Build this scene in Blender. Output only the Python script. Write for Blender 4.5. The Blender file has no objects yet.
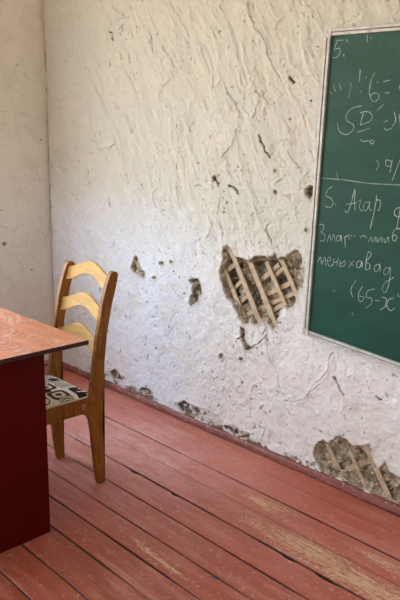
import bpy, bmesh, math, random, json
import numpy as np
from mathutils import Vector, Matrix

# ------------------------------------------------------------------ camera, sky, exposure
scene = bpy.context.scene
COL = scene.collection
cam_d = bpy.data.cameras.new('camera'); cam = bpy.data.objects.new('camera', cam_d); COL.objects.link(cam)
r_, u_, f_ = Vector((0.69321871, 0.72053974, 0.01644106)), Vector((-0.17409241, 0.14526785, 0.97395538)), Vector((-0.6993852, 0.67802635, -0.22614288))
M = Matrix((r_, u_, -f_)).transposed().to_4x4(); M.translation = Vector((3.862036, -2.391055, 1.482601))
cam.matrix_world = M
cam_d.sensor_fit = 'VERTICAL'; cam_d.sensor_height = 36.0; cam_d.lens = 686.4 / 600 * 36.0
cam_d.clip_start = 0.05; cam_d.clip_end = 100
scene.camera = cam
scene.view_settings.view_transform = 'Standard'; scene.view_settings.look = 'None'
scene.view_settings.gamma = 1; scene.view_settings.use_curve_mapping = False
scene.view_settings.exposure = EXPOSURE = 0.0

world = bpy.data.worlds.new('sky'); scene.world = world; world.use_nodes = True
nt = world.node_tree; nt.nodes.clear()
wo = nt.nodes.new('ShaderNodeOutputWorld'); bg = nt.nodes.new('ShaderNodeBackground')
tc = nt.nodes.new('ShaderNodeTexCoord'); sp = nt.nodes.new('ShaderNodeSeparateXYZ'); cr_ = nt.nodes.new('ShaderNodeValToRGB')
mp = nt.nodes.new('ShaderNodeMapRange'); mp.inputs[1].default_value = -1; mp.inputs[2].default_value = 1
nt.links.new(tc.outputs['Generated'], sp.inputs[0]); nt.links.new(sp.outputs[2], mp.inputs[0]); nt.links.new(mp.outputs[0], cr_.inputs[0])
els = cr_.color_ramp.elements
els[0].position = 0.0; els[0].color = (0.26, 0.21, 0.135, 1)
els[1].position = 1.0; els[1].color = (0.62, 0.82, 1.0, 1)
e = els.new(0.47); e.color = (0.30, 0.25, 0.17, 1)
e = els.new(0.52); e.color = (0.36, 0.42, 0.47, 1)
e = els.new(0.72); e.color = (0.48, 0.60, 0.72, 1)
nt.links.new(cr_.outputs[0], bg.inputs[0]); bg.inputs[1].default_value = SKY = 22.5
nt.links.new(bg.outputs[0], wo.inputs[0])

WIN = [(-2.75, -0.72), (-5.0, -3.4)]; WZ = (0.60, 2.65)
FILL_WIN = [(1.4, 2.2), (3.4, 4.2)]; RX, RY, RZ = 5.1, -5.6, 3.3  # front-wall windows are unseen, added as fill light
for i, (a, b) in enumerate(WIN):
    ld = bpy.data.lights.new('window_daylight', 'AREA'); ld.shape = 'RECTANGLE'
    ld.size = WZ[1] - WZ[0]; ld.size_y = b - a
    ld.cycles.is_portal = True
    lo = bpy.data.objects.new('window_daylight', ld); COL.objects.link(lo)
    lo.location = (-0.36, (a + b) / 2, sum(WZ) / 2); lo.rotation_euler = (0, -math.pi / 2, 0)
for i, (a, b) in enumerate(FILL_WIN):  # portals for the added front fill windows
    ld = bpy.data.lights.new('window_daylight', 'AREA'); ld.shape = 'RECTANGLE'
    ld.size = b - a; ld.size_y = WZ[1] - WZ[0]
    ld.cycles.is_portal = True
    lo = bpy.data.objects.new('window_daylight', ld); COL.objects.link(lo)
    lo.location = ((a + b) / 2, RY - 0.36, sum(WZ) / 2); lo.rotation_euler = (math.pi / 2, 0, 0)

DATA = json.loads('''{"holes":[{"d":0.05,"j":0.006,"r":"lath","p":[[1.5675,0.983],[1.5874,0.9927],[1.6078,0.9835],[1.6226,0.9605],[1.6489,0.945],[1.6978,0.9384],[1.7265,0.938],[1.7633,0.96],[1.7999,0.969],[1.8633,0.9703],[1.8804,0.9836],[1.8867,0.9982],[1.9024,0.9686],[1.9416,0.9834],[1.9665,0.9975],[1.9907,1.0167],[2.0157,1.0171],[2.0364,1.0038],[2.0432,0.9741],[2.0567,0.9426],[2.056,0.9024],[2.0504,0.861],[2.0264,0.8435],[2.0215,0.7878],[2.0008,0.7632],[1.9724,0.7482],[1.9544,0.7588],[1.9293,0.7358],[1.9221,0.7061],[1.9071,0.653],[1.8904,0.6278],[1.8768,0.6438],[1.8516,0.6705],[1.8155,0.6486],[1.7974,0.6331],[1.7687,0.6361],[1.752,0.6653],[1.742,0.6306],[1.7071,0.6264],[1.6804,0.6511],[1.6591,0.6847],[1.6278,0.7165],[1.5906,0.7326],[1.5752,0.7602],[1.5527,0.817],[1.5368,0.8598],[1.5441,0.8909],[1.5594,0.9228],[1.5523,0.9516]]},{"d":0.042,"j":0.007,"r":"rubble","p":[[2.1585,0.1397],[2.18,0.1716],[2.2063,0.189],[2.2404,0.1863],[2.2772,0.2286],[2.2961,0.2385],[2.3357,0.2285],[2.3621,0.2166],[2.411,0.2313],[2.4401,0.2494],[2.4538,0.2314],[2.4486,0.2068],[2.4705,0.177],[2.494,0.1549],[2.5064,0.1766],[2.5187,0.1981],[2.5369,0.1654],[2.5901,0.1521],[2.6596,0.1295],[2.7281,0.0971],[2.7799,0.0045],[2.7147,0.014],[2.6019,0.0237],[2.5674,0.0205],[2.5195,0.027],[2.4828,0.0317],[2.4395,0.0351],[2.3767,0.0313],[2.3308,0.0395],[2.2654,0.0262],[2.2168,0.0382],[2.1797,0.0736],[2.164,0.0987]]},{"d":0.025,"j":0.003,"r":"rubble","p":[[0.8604,0.8477],[0.8888,0.8394],[0.8925,0.8157],[0.9168,0.795],[0.9355,0.7736],[0.9633,0.774],[0.9688,0.7605],[0.9539,0.7281],[0.9297,0.7365],[0.9109,0.7421],[0.8692,0.748],[0.8404,0.7535],[0.827,0.77],[0.8408,0.7965],[0.8544,0.8166]]},{"d":0.028,"j":0.003,"r":"rubble","p":[[1.3172,0.7789],[1.349,0.7928],[1.3884,0.7956],[1.4079,0.7655],[1.4132,0.7387],[1.4245,0.7239],[1.403,0.7091],[1.3943,0.6796],[1.3677,0.6658],[1.3408,0.645],[1.3243,0.6613],[1.3301,0.6964],[1.3507,0.7113],[1.3392,0.724],[1.3452,0.7441],[1.3576,0.7629],[1.3384,0.7654]]},{"d":0.008,"j":0.0015,"r":"rubble","p":[[1.1241,0.8394],[1.1181,0.8303],[1.1033,0.8249],[1.0884,0.8262],[1.0822,0.8336],[1.0883,0.8426],[1.1032,0.8481],[1.1179,0.8467]]},{"d":0.012,"j":0.0015,"r":"rubble","p":[[1.0613,0.7507],[1.0566,0.7433],[1.0453,0.7387],[1.0338,0.7397],[1.029,0.7457],[1.0338,0.7532],[1.0452,0.7577],[1.0566,0.7567]]},{"d":0.006,"j":0.0015,"r":"rubble","p":[[1.1956,0.8572],[1.1923,0.8519],[1.1839,0.8488],[1.1755,0.8496],[1.172,0.854],[1.1754,0.8593],[1.1838,0.8625],[1.1921,0.8616]]},{"d":0.025,"j":0.0015,"r":"rubble","p":[[1.5077,1.3087],[1.5031,1.2983],[1.4912,1.2935],[1.479,1.2971],[1.4737,1.307],[1.4784,1.3174],[1.4903,1.3221],[1.5024,1.3185]]},{"d":0.03,"j":0.003,"r":"rubble","p":[[2.038,1.2893],[2.0569,1.3041],[2.0768,1.3021],[2.0793,1.2655],[2.0674,1.2456],[2.0463,1.2633]]},{"d":0.02,"j":0.0015,"r":"rubble","p":[[1.8855,1.2658],[1.8829,1.2586],[1.876,1.2553],[1.8687,1.2577],[1.8653,1.2645],[1.8679,1.2717],[1.8749,1.2751],[1.8822,1.2726]]},{"d":0.015,"j":0.0015,"r":"rubble","p":[[2.0665,1.1171],[2.0646,1.1101],[2.0591,1.1066],[2.0533,1.1089],[2.0505,1.1155],[2.0524,1.1226],[2.0579,1.126],[2.0637,1.1237]]},{"d":0.012,"j":0.0015,"r":"rubble","p":[[1.879,1.3585],[1.8767,1.3538],[1.8708,1.3516],[1.8646,1.3533],[1.8618,1.3578],[1.8641,1.3625],[1.8701,1.3647],[1.8762,1.363]]},{"d":0.025,"j":0.0015,"r":"rubble","p":[[1.6918,0.6133],[1.7205,0.5942],[1.7207,0.5502],[1.7446,0.5266],[1.7644,0.5186],[1.7573,0.4968],[1.7247,0.4967],[1.712,0.523],[1.7012,0.5459],[1.6901,0.5751]]},{"d":0.018,"j":0.0015,"r":"rubble","p":[[1.7103,0.446],[1.7062,0.4387],[1.6958,0.4335],[1.6852,0.4335],[1.6806,0.4387],[1.6847,0.4461],[1.6951,0.4513],[1.7057,0.4513]]},{"d":0.02,"j":0.0015,"r":"rubble","p":[[1.5693,0.4247],[1.5661,0.4127],[1.5575,0.4059],[1.5487,0.4084],[1.5447,0.4187],[1.548,0.4308],[1.5565,0.4375],[1.5653,0.4349]]},{"d":0.018,"j":0.0015,"r":"rubble","p":[[1.5742,0.4266],[1.5709,0.4146],[1.5622,0.4078],[1.5531,0.4103],[1.549,0.4205],[1.5523,0.4326],[1.5611,0.4393],[1.5702,0.4369]]},{"d":0.015,"j":0.003,"r":"rubble","p":[[0.6201,0.0938],[0.6752,0.1311],[0.7133,0.1029],[0.7689,0.0986],[0.7335,0.0702],[0.6377,0.0636]]},{"d":0.015,"j":0.003,"r":"rubble","p":[[0.9047,0.0609],[0.9406,0.0894],[0.9948,0.0917],[1.0348,0.0721],[0.9867,0.051]]},{"d":0.02,"j":0.012,"r":"rubble","p":[[1.2192,0.0686],[1.2838,0.1063],[1.3694,0.0973],[1.44,0.1027],[1.5442,0.0946],[1.5601,0.0509],[1.4868,0.0385],[1.3707,0.0358],[1.2752,0.0387]]},{"d":0.018,"j":0.012,"r":"rubble","p":[[1.5747,0.0489],[1.6582,0.0912],[1.714,0.0726],[1.7681,0.0691],[1.7748,0.0393],[1.6882,0.0316]]}],"cracks":[[0.01,0.012,[[1.7723,1.5062],[1.7808,1.4845],[1.7918,1.4704],[1.8051,1.4412],[1.8356,1.4147]]],[0.009,0.01,[[1.5871,1.2774],[1.6166,1.2721],[1.6332,1.2615],[1.6531,1.2429]]],[0.004,0.004,[[1.8365,1.1141],[1.8346,1.0911],[1.8462,1.0694],[1.8651,1.0487]]],[0.003,0.004,[[1.933,1.4493],[1.9626,1.413],[1.9988,1.3772]]],[0.003,0.004,[[2.0596,1.364],[2.0286,1.3311],[2.0105,1.2983]]],[0.003,0.004,[[1.8983,1.3191],[1.8782,1.294]]],[0.006,0.01,[[1.214,1.3696],[1.2125,1.3408]]],[0.004,0.004,[[1.3514,1.2591],[1.3729,1.2677],[1.3873,1.2637]]],[0.006,0.01,[[1.4726,1.2854],[1.4908,1.3078],[1.517,1.2818],[1.5243,1.2667]]],[0.009,0.01,[[1.5869,1.2821],[1.6166,1.2721],[1.6364,1.2617],[1.6531,1.2429]]],[0.003,0.004,[[1.0412,1.2688],[1.0678,1.244],[1.0269,1.1955],[1.0539,1.1311]]],[0.003,0.004,[[1.6378,1.5445],[1.6044,1.4653],[1.5683,1.436],[1.5413,1.4064]]],[0.003,0.004,[[1.5385,1.2414],[1.5321,1.1811],[1.5216,1.138]]],[0.003,0.004,[[1.4921,1.0927],[1.4677,1.0346],[1.442,1.0068]]],[0.007,0.01,[[0.6421,1.1556],[0.6458,1.1058]]],[0.003,0.004,[[0.4878,1.4831],[0.5718,1.428],[0.655,1.4297],[0.7135,1.4581],[0.7024,1.4783]]],[0.003,0.004,[[0.7135,1.4581],[0.7401,1.4109]]],[0.004,0.004,[[0.7905,1.3036],[0.8234,1.2505],[0.8187,1.2297]]],[0.007,0.01,[[0.6569,2.0501],[0.6904,2.0381],[0.6811,2.0198],[0.6941,1.9995]]],[0.005,0.006,[[0.7551,1.9436],[0.7698,1.8979]]],[0.004,0.004,[[0.8307,1.9379],[0.8408,1.8806]]],[0.003,0.004,[[0.4395,1.8861],[0.5212,1.7732],[0.6356,1.6073]]],[0.003,0.004,[[0.6576,2.0795],[0.79,2.1099],[0.8325,2.1054]]],[0.004,0.004,[[0.7568,2.0509],[0.7895,2.0727],[0.7673,2.0248]]],[0.003,0.004,[[0.6933,2.183],[0.7366,2.1468],[0.8009,2.1211]]],[0.003,0.004,[[0.7868,1.8713],[0.8821,1.7518],[0.9131,1.6615]]],[0.004,0.004,[[1.0057,2.0153],[1.0255,1.9534],[1.0315,1.9107]]],[0.004,0.004,[[1.1033,1.9412],[1.1606,1.8836],[1.1854,1.8406],[1.186,1.7931]]],[0.003,0.004,[[1.1804,1.7875],[1.1046,1.7427],[1.0658,1.6827]]],[0.003,0.006,[[1.5548,1.7244],[1.5968,1.6675],[1.63,1.6224]]],[0.004,0.004,[[1.5104,2.0865],[1.5354,2.0517]]],[0.003,0.004,[[1.2043,2.0885],[1.3046,1.9649]]],[0.003,0.004,[[1.4709,1.7953],[1.473,1.7277]]],[0.003,0.004,[[1.4004,1.923],[1.4706,1.8065]]],[0.003,0.005,[[1.6798,2.0665],[1.6964,2.0236],[1.7197,1.9954],[1.7209,1.9696],[1.7734,1.9287],[1.7972,1.8806],[1.824,1.8274],[1.8741,1.7526],[1.8891,1.7314]]],[0.009,0.012,[[1.9329,1.7517],[1.9392,1.7372],[1.9505,1.7266]]],[0.003,0.004,[[1.6495,1.7908],[1.664,1.7362]]],[0.003,0.006,[[1.5716,1.7016],[1.6208,1.6558],[1.647,1.5889]]],[0.003,0.004,[[1.7482,1.7006],[1.8597,1.6339]]],[0.003,0.004,[[1.7721,1.6625],[1.7386,1.5879]]],[0.007,0.006,[[1.7645,0.5161],[1.8108,0.5492],[1.8484,0.5786],[1.8543,0.6165]]],[0.003,0.004,[[1.8582,0.5379],[1.8918,0.4844],[1.9322,0.4392],[1.9437,0.3683]]],[0.007,0.008,[[1.673,0.5434],[1.7105,0.5593]]],[0.005,0.006,[[1.7808,0.336],[1.8056,0.3236]]],[0.004,0.004,[[1.8044,0.3489],[1.7715,0.2883]]],[0.004,0.004,[[1.8446,0.2452],[1.8343,0.2266]]],[0.004,0.004,[[1.855,0.1321],[1.8641,0.109],[1.842,0.0688]]],[0.004,0.004,[[1.9027,0.1283],[1.8892,0.0849]]],[0.003,0.004,[[1.9774,0.3035],[2.0916,0.3432],[2.1174,0.3807],[2.1687,0.4365]]],[0.005,0.006,[[2.2212,0.5996],[2.2141,0.5524],[2.21,0.5171]]],[0.004,0.004,[[2.21,0.5171],[2.1672,0.4595],[2.1291,0.4138],[2.112,0.3552]]],[0.008,0.01,[[2.2383,0.4901],[2.2595,0.4673],[2.2739,0.4484],[2.2949,0.4258]]],[0.007,0.008,[[2.4519,0.4654],[2.4762,0.4561]]],[0.004,0.004,[[0.7901,0.4185],[0.8378,0.4158]]],[0.005,0.004,[[0.9684,0.4063],[0.9683,0.3851]]],[0.004,0.004,[[1.0601,0.3706],[1.0653,0.3508]]],[0.004,0.006,[[1.4159,0.3143],[1.461,0.3046],[1.5164,0.2915],[1.5375,0.3085]]],[0.003,0.004,[[1.5168,0.2786],[1.5713,0.261]]],[0.003,0.006,[[0.6433,0.0419],[0.7032,0.0294],[0.7914,0.0443],[0.8343,0.0374]]],[0.005,0.006,[[1.8516,0.6705],[1.845,0.6181],[1.8313,0.5932]]],[0.003,0.004,[[1.8574,0.5548],[1.8886,0.4884],[1.9383,0.4125]]],[0.003,0.004,[[1.8302,1.0906],[1.8682,1.0467],[1.8803,0.9864]]]],"pits":[[1.9988,1.3772,0.006],[1.645,1.3659,0.005],[1.9052,1.3217,0.004],[1.9302,1.2556,0.006],[1.9487,1.2514,0.005],[1.9952,1.1711,0.004],[1.0868,1.4571,0.004],[1.555,1.2484,0.005],[1.5561,1.2164,0.005],[1.2156,1.2462,0.004],[1.645,1.3659,0.006],[1.5972,1.4423,0.003],[0.5669,1.4251,0.005],[0.655,1.4297,0.005],[0.8167,1.2474,0.006],[0.7518,0.9766,0.005],[0.4327,1.3359,0.004],[0.3466,0.9836,0.004],[0.5147,1.3102,0.004],[0.7791,1.2962,0.004],[0.9704,1.1312,0.005],[0.0214,1.049,0.006],[0.0271,1.1447,0.004],[1.7856,1.6833,0.005],[1.732,1.73,0.005],[2.0511,1.6496,0.007],[1.9392,1.5773,0.006],[1.8847,1.7367,0.004],[2.1017,1.9155,0.007],[1.7851,1.6939,0.004],[1.3065,1.8678,0.005],[1.3146,2.0763,0.003],[1.1143,1.7423,0.003],[0.445,1.6893,0.005],[0.8408,1.8806,0.006],[0.8325,2.1054,0.004],[0.9958,1.8583,0.003],[1.7071,0.3223,0.006],[1.7681,0.2549,0.006],[1.8418,0.2379,0.005],[1.9681,0.3356,0.006],[1.8668,0.2134,0.006],[1.9303,0.336,0.006],[2.0102,0.2514,0.004],[1.9379,0.3356,0.004],[1.8021,0.3291,0.008],[1.5056,0.2886,0.006],[1.4274,0.3041,0.008],[1.2243,0.0595,0.006],[1.292,0.0971,0.007],[1.4205,0.5786,0.005],[1.0653,0.3508,0.004],[1.1323,0.8923,0.005],[1.3795,0.8418,0.005],[1.0364,0.6633,0.003],[1.0366,0.6092,0.004],[1.2013,0.8067,0.006],[1.2468,0.7816,0.006],[1.2099,0.7965,0.005],[1.3552,0.8736,0.003],[1.4238,0.9318,0.006],[1.308,0.8392,0.004],[1.0091,0.7008,0.003],[1.3115,0.6533,0.005]],"laths":[[[1.5024,0.9282],[1.7235,0.5962],0.026,0.02],[[1.5628,1.0183],[1.8217,0.6114],0.03,0.01],[[1.6934,0.9681],[1.9097,0.6221],0.03,0.014],[[1.8169,0.9412],[1.9687,0.7122],0.024,0.018],[[1.9084,0.9679],[2.0466,0.7489],0.024,0.014],[[1.5292,0.8395],[1.6379,0.9224],0.024,0.034],[[1.5639,0.7382],[1.6709,0.8385],0.022,0.034],[[1.6171,0.6866],[1.7222,0.7803],0.022,0.034],[[1.749,0.8215],[1.8813,0.9343],0.024,0.034],[[1.7803,0.761],[2.0377,0.9088],0.024,0.034],[[1.6788,0.6527],[2.0171,0.8372],0.022,0.034],[[1.785,0.6661],[1.952,0.7771],0.022,0.034],[[1.8404,0.8576],[1.9415,0.9565],0.022,0.034],[[2.2027,0.1944],[2.2883,0.074],0.024,0.01],[[2.3406,0.1773],[2.4297,0.046],0.02,0.008],[[2.4046,0.2461],[2.5655,0.0144],0.028,0.008],[[2.3208,0.0768],[2.4573,0.1839],0.026,0.02]],"left_cracks":[[0.003,0.002,[[-0.3606,0.9555],[-0.3106,0.9385],[-0.2748,0.9157],[-0.2515,0.9342],[-0.2134,0.9449]]],[0.003,0.002,[[-0.3244,1.6277],[-0.2386,1.6405],[-0.1634,1.6148]]],[0.003,0.002,[[-0.1519,1.8611],[-0.1091,1.8324]]],[0.0025,0.002,[[-0.294,0.8292],[-0.1425,0.8139]]],[0.0025,0.002,[[-0.3757,0.6744],[-0.3196,0.6194],[-0.2289,0.615]]]],"left_pits":[[-0.3348,0.8397,0.016],[-0.344,1.051,0.008],[-0.1525,0.6578,0.007],[-0.1352,0.7306,0.004],[-0.1801,0.8395,0.006],[-0.0827,0.8519,0.004],[0.0145,1.0476,0.008],[0.0077,0.9501,0.006],[0.0051,0.6146,0.005],[-0.0269,0.3771,0.005],[-0.0519,1.4716,0.008],[-0.2006,1.7551,0.006],[-0.0272,2.1849,0.007],[-0.1995,1.9093,0.005],[-0.0733,1.2318,0.005],[-0.2585,1.2423,0.004],[0.0102,1.6896,0.006],[0.002,1.3519,0.006],[0.0029,1.1889,0.006]],"writing":[[[[2.1707,1.8745],[2.2044,1.8731]],[[2.1746,1.8719],[2.1654,1.8429],[2.187,1.845],[2.1927,1.8312],[2.18,1.812],[2.1563,1.8114]],[[2.2153,1.8758],[2.2254,1.8639]],[[2.2074,1.8212],[2.2128,1.8119]],[[2.3107,1.8853],[2.313,1.8566]],[[2.3273,1.8739],[2.3304,1.8679]]],[[[2.2899,1.7606],[2.2892,1.7129]],[[2.3189,1.732],[2.3178,1.7248]],[[2.2529,1.7109],[2.2452,1.6564]],[[2.2982,1.68],[2.3005,1.674]],[[2.3565,1.7445],[2.3422,1.7177],[2.3373,1.6815],[2.345,1.6519],[2.362,1.6382],[2.3786,1.6472],[2.38,1.6617],[2.3663,1.6695],[2.3492,1.665],[2.3431,1.6534]],[[2.368,1.7107],[2.3718,1.7062]],[[2.3947,1.7095],[2.4239,1.7138]],[[2.4069,1.668],[2.4262,1.6695]],[[2.4631,1.6943],[2.4713,1.6679]],[[2.1683,1.7108],[2.1768,1.6876],[2.1847,1.6835]],[[2.1968,1.7134],[2.2083,1.6849]],[[2.1559,1.6823],[2.1645,1.6712]]],[[[2.308,1.6248],[2.265,1.6152],[2.239,1.5906],[2.2455,1.5676],[2.2755,1.5522],[2.2718,1.5293],[2.2429,1.5154],[2.2105,1.5292],[2.1984,1.5626]],[[2.3166,1.597],[2.3067,1.5521]],[[2.3011,1.5988],[2.3341,1.6019],[2.3556,1.589],[2.3504,1.5668],[2.3067,1.5521]],[[2.4019,1.627],[2.3779,1.6056]],[[2.2952,1.524],[2.3526,1.5407]],[[2.3092,1.499],[2.3253,1.4901],[2.352,1.4942]],[[2.3526,1.4867],[2.3625,1.4958],[2.3748,1.487],[2.3637,1.4815],[2.3544,1.4867]],[[2.4102,1.5612],[2.4283,1.5698]],[[2.4119,1.5421],[2.4247,1.5333],[2.4477,1.542]],[[2.4509,1.5999],[2.4595,1.5695],[2.449,1.5464]],[[2.4726,1.591],[2.4836,1.5333]]],[[[2.3903,1.4211],[2.4018,1.4026],[2.3915,1.3814]],[[2.4556,1.4185],[2.4338,1.4224],[2.4322,1.4037],[2.4519,1.3998],[2.4584,1.4232],[2.4519,1.3764]],[[2.4918,1.4261],[2.4652,1.3471]]],[[[2.1367,1.3403],[2.2536,1.3381],[2.3588,1.331],[2.5004,1.3322],[2.6609,1.3341]],[[2.2092,1.3679],[2.2202,1.3344]]],[[[2.1935,1.3087],[2.1713,1.2941],[2.1649,1.269],[2.1913,1.2593],[2.2018,1.2411],[2.1881,1.2228],[2.1609,1.2264]],[[2.2113,1.238],[2.2161,1.2346]],[[2.2607,1.2154],[2.2745,1.2109],[2.2883,1.2476],[2.2973,1.2871],[2.3027,1.3022],[2.304,1.258],[2.3091,1.2213]],[[2.2644,1.2411],[2.3155,1.2515]],[[2.3204,1.2574],[2.3329,1.2638],[2.3277,1.2339],[2.3451,1.2197]],[[2.3707,1.2583],[2.3519,1.2542],[2.3461,1.2336],[2.3588,1.2226],[2.3699,1.2428],[2.3737,1.2604],[2.3738,1.2339],[2.386,1.2276]],[[2.4028,1.2877],[2.3981,1.2332],[2.3847,1.1542]],[[2.3971,1.2449],[2.4055,1.269],[2.4203,1.2647],[2.4206,1.2377],[2.4131,1.2281]],[[2.5074,1.2482],[2.4883,1.2405],[2.4873,1.2182],[2.5106,1.2132],[2.5287,1.2306],[2.522,1.2494],[2.5104,1.2485]],[[2.5109,1.2643],[2.5001,1.1659]]],[[[2.1376,1.1486],[2.1604,1.1479],[2.1595,1.1263],[2.1483,1.1163],[2.1692,1.1078],[2.1684,1.0851],[2.1472,1.0787]],[[2.1832,1.077],[2.1926,1.1103],[2.2037,1.0872],[2.2133,1.1154],[2.2237,1.0846]],[[2.248,1.1134],[2.2312,1.1077],[2.2302,1.0902],[2.2449,1.0938],[2.2501,1.1156],[2.2544,1.0891]],[[2.2685,1.1137],[2.2742,1.0684]],[[2.2711,1.1092],[2.2883,1.1197],[2.2897,1.1018]],[[2.2992,1.1228],[2.3021,1.1136]],[[2.3124,1.1242],[2.3152,1.1169]],[[2.3426,1.1171],[2.356,1.1252],[2.3717,1.1176]],[[2.3815,1.1029],[2.3927,1.1227],[2.3984,1.1048],[2.4115,1.1248],[2.4154,1.104]],[[2.42,1.123],[2.4237,1.105],[2.4373,1.1276],[2.4422,1.1071]],[[2.449,1.1244],[2.4546,1.1067],[2.4669,1.1309],[2.4707,1.1104]],[[2.5016,1.1706],[2.4864,1.1511],[2.4855,1.1266],[2.4963,1.1188],[2.5049,1.1351],[2.4921,1.1427],[2.485,1.1329]],[[2.4999,1.1677],[2.5217,1.1682]]],[[[2.1391,0.985],[2.1554,1.0122],[2.1612,0.981],[2.1757,1.0149],[2.1829,0.9801]],[[2.1924,0.9973],[2.2082,1.0074],[2.1992,1.018],[2.1889,0.9968],[2.2044,0.9791],[2.2166,0.9888]],[[2.2229,1.0162],[2.2185,0.9792]],[[2.2185,0.9959],[2.2412,1.004]],[[2.2436,1.019],[2.2392,0.9841]],[[2.2557,1.0108],[2.253,0.986],[2.2754,0.9931],[2.2784,1.0139],[2.2569,0.9944]],[[2.2954,1.0133],[2.3202,0.9975]],[[2.3206,1.0196],[2.2962,0.9883]],[[2.3525,1.022],[2.3343,1.0148],[2.336,0.994],[2.3511,0.998],[2.3579,1.0228],[2.3601,0.9955]],[[2.3758,0.9892],[2.3767,1.0319],[2.3848,1.0631],[2.3985,1.0536],[2.3774,1.0226],[2.3954,1.0138],[2.3927,0.9945],[2.3758,0.9892]],[[2.4382,1.0216],[2.419,1.0115],[2.4164,0.9923],[2.4333,0.9929],[2.4404,1.0201],[2.4438,0.9926]],[[2.4855,1.0135],[2.4634,1.0066],[2.4601,0.9857],[2.4756,0.9862],[2.4875,1.0138],[2.4866,0.9544],[2.4737,0.913],[2.4582,0.9236],[2.4684,0.9497],[2.4925,0.9693],[2.505,0.9777]]],[[[2.3348,0.9399],[2.3145,0.8977],[2.3259,0.8682]],[[2.3694,0.9213],[2.3532,0.8896],[2.3555,0.8608],[2.3712,0.8587],[2.3785,0.8775],[2.3586,0.8779]],[[2.4259,0.9182],[2.3946,0.9063],[2.3892,0.8794],[2.4132,0.8778],[2.415,0.857],[2.3909,0.8332]],[[2.4309,0.8714],[2.4538,0.8774]],[[2.4609,0.892],[2.4801,0.8878],[2.4766,0.8569],[2.4591,0.8403]],[[2.5122,0.8982],[2.4907,0.885],[2.4848,0.8584],[2.5036,0.845],[2.5199,0.8575]],[[2.5278,0.9167],[2.5339,0.9048]],[[2.2282,0.8782],[2.2377,0.8768]],[[2.3263,0.8052],[2.3352,0.7931]]]]}''')

# ------------------------------------------------------------------ node helpers
def mat(name, rough=0.6, color=(0.5, 0.5, 0.5)):
    m = bpy.data.materials.new(name); m.use_nodes = True
    b = m.node_tree.nodes['Principled BSDF']; b.inputs['Roughness'].default_value = rough
    b.inputs['Base Color'].default_value = (*color, 1)
    return m, m.node_tree, b
def nd(t, kind, **kw):
    n = t.nodes.new(kind)
    for k, v in kw.items():
        setattr(n, k, v)
    return n
def lk(t, a, b): t.links.new(a, b)
def setv(sock, v, t):
    if hasattr(v, 'is_linked'): lk(t, v, sock)
    elif v is not None:
        sock.default_value = (*v, 1) if isinstance(v, tuple) and len(v) == 3 and sock.type == 'RGBA' else v
def mix(t, fac, a, b, blend='MIX'):
    n = nd(t, 'ShaderNodeMix', data_type='RGBA', blend_type=blend)
    setv(n.inputs[0], fac, t); setv(n.inputs[6], a, t); setv(n.inputs[7], b, t); return n.outputs[2]
def mth(t, op, a, b=None, clamp=False):
    n = nd(t, 'ShaderNodeMath', operation=op, use_clamp=clamp); setv(n.inputs[0], a, t)
    if b is not None: setv(n.inputs[1], b, t)
    return n.outputs[0]
def ramp(t, v, stops):
    n = nd(t, 'ShaderNodeValToRGB'); setv(n.inputs[0], v, t); el = n.color_ramp.elements
    for i, (p, c) in enumerate(stops):
        e = el[i] if i < 2 else el.new(p)
        e.position = p; e.color = (*c, 1) if isinstance(c, tuple) else (c, c, c, 1)
    return n.outputs[0]
def coords(t, scale=(1, 1, 1), rot=(0, 0, 0), loc=(0, 0, 0)):
    c = nd(t, 'ShaderNodeTexCoord'); m = nd(t, 'ShaderNodeMapping')
    m.inputs['Scale'].default_value = scale; m.inputs['Rotation'].default_value = rot; m.inputs['Location'].default_value = loc
    lk(t, c.outputs['Object'], m.inputs[0]); return m.outputs[0]
def noise(t, vec, scale, detail=4, rough=0.55, dist=0.0):
    n = nd(t, 'ShaderNodeTexNoise'); n.inputs['Scale'].default_value = scale; n.inputs['Detail'].default_value = detail
    n.inputs['Roughness'].default_value = rough; n.inputs['Distortion'].default_value = dist
    if vec is not None: lk(t, vec, n.inputs['Vector'])
    return n.outputs[0]
def bump(t, b, h, strength=0.3, dist=0.01):
    n = nd(t, 'ShaderNodeBump'); n.inputs['Strength'].default_value = strength; n.inputs['Distance'].default_value = dist
    setv(n.inputs['Height'], h, t); lk(t, n.outputs[0], b.inputs['Normal'])
def attr(t, name):
    n = nd(t, 'ShaderNodeAttribute'); n.attribute_name = name; return n.outputs['Fac']

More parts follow.
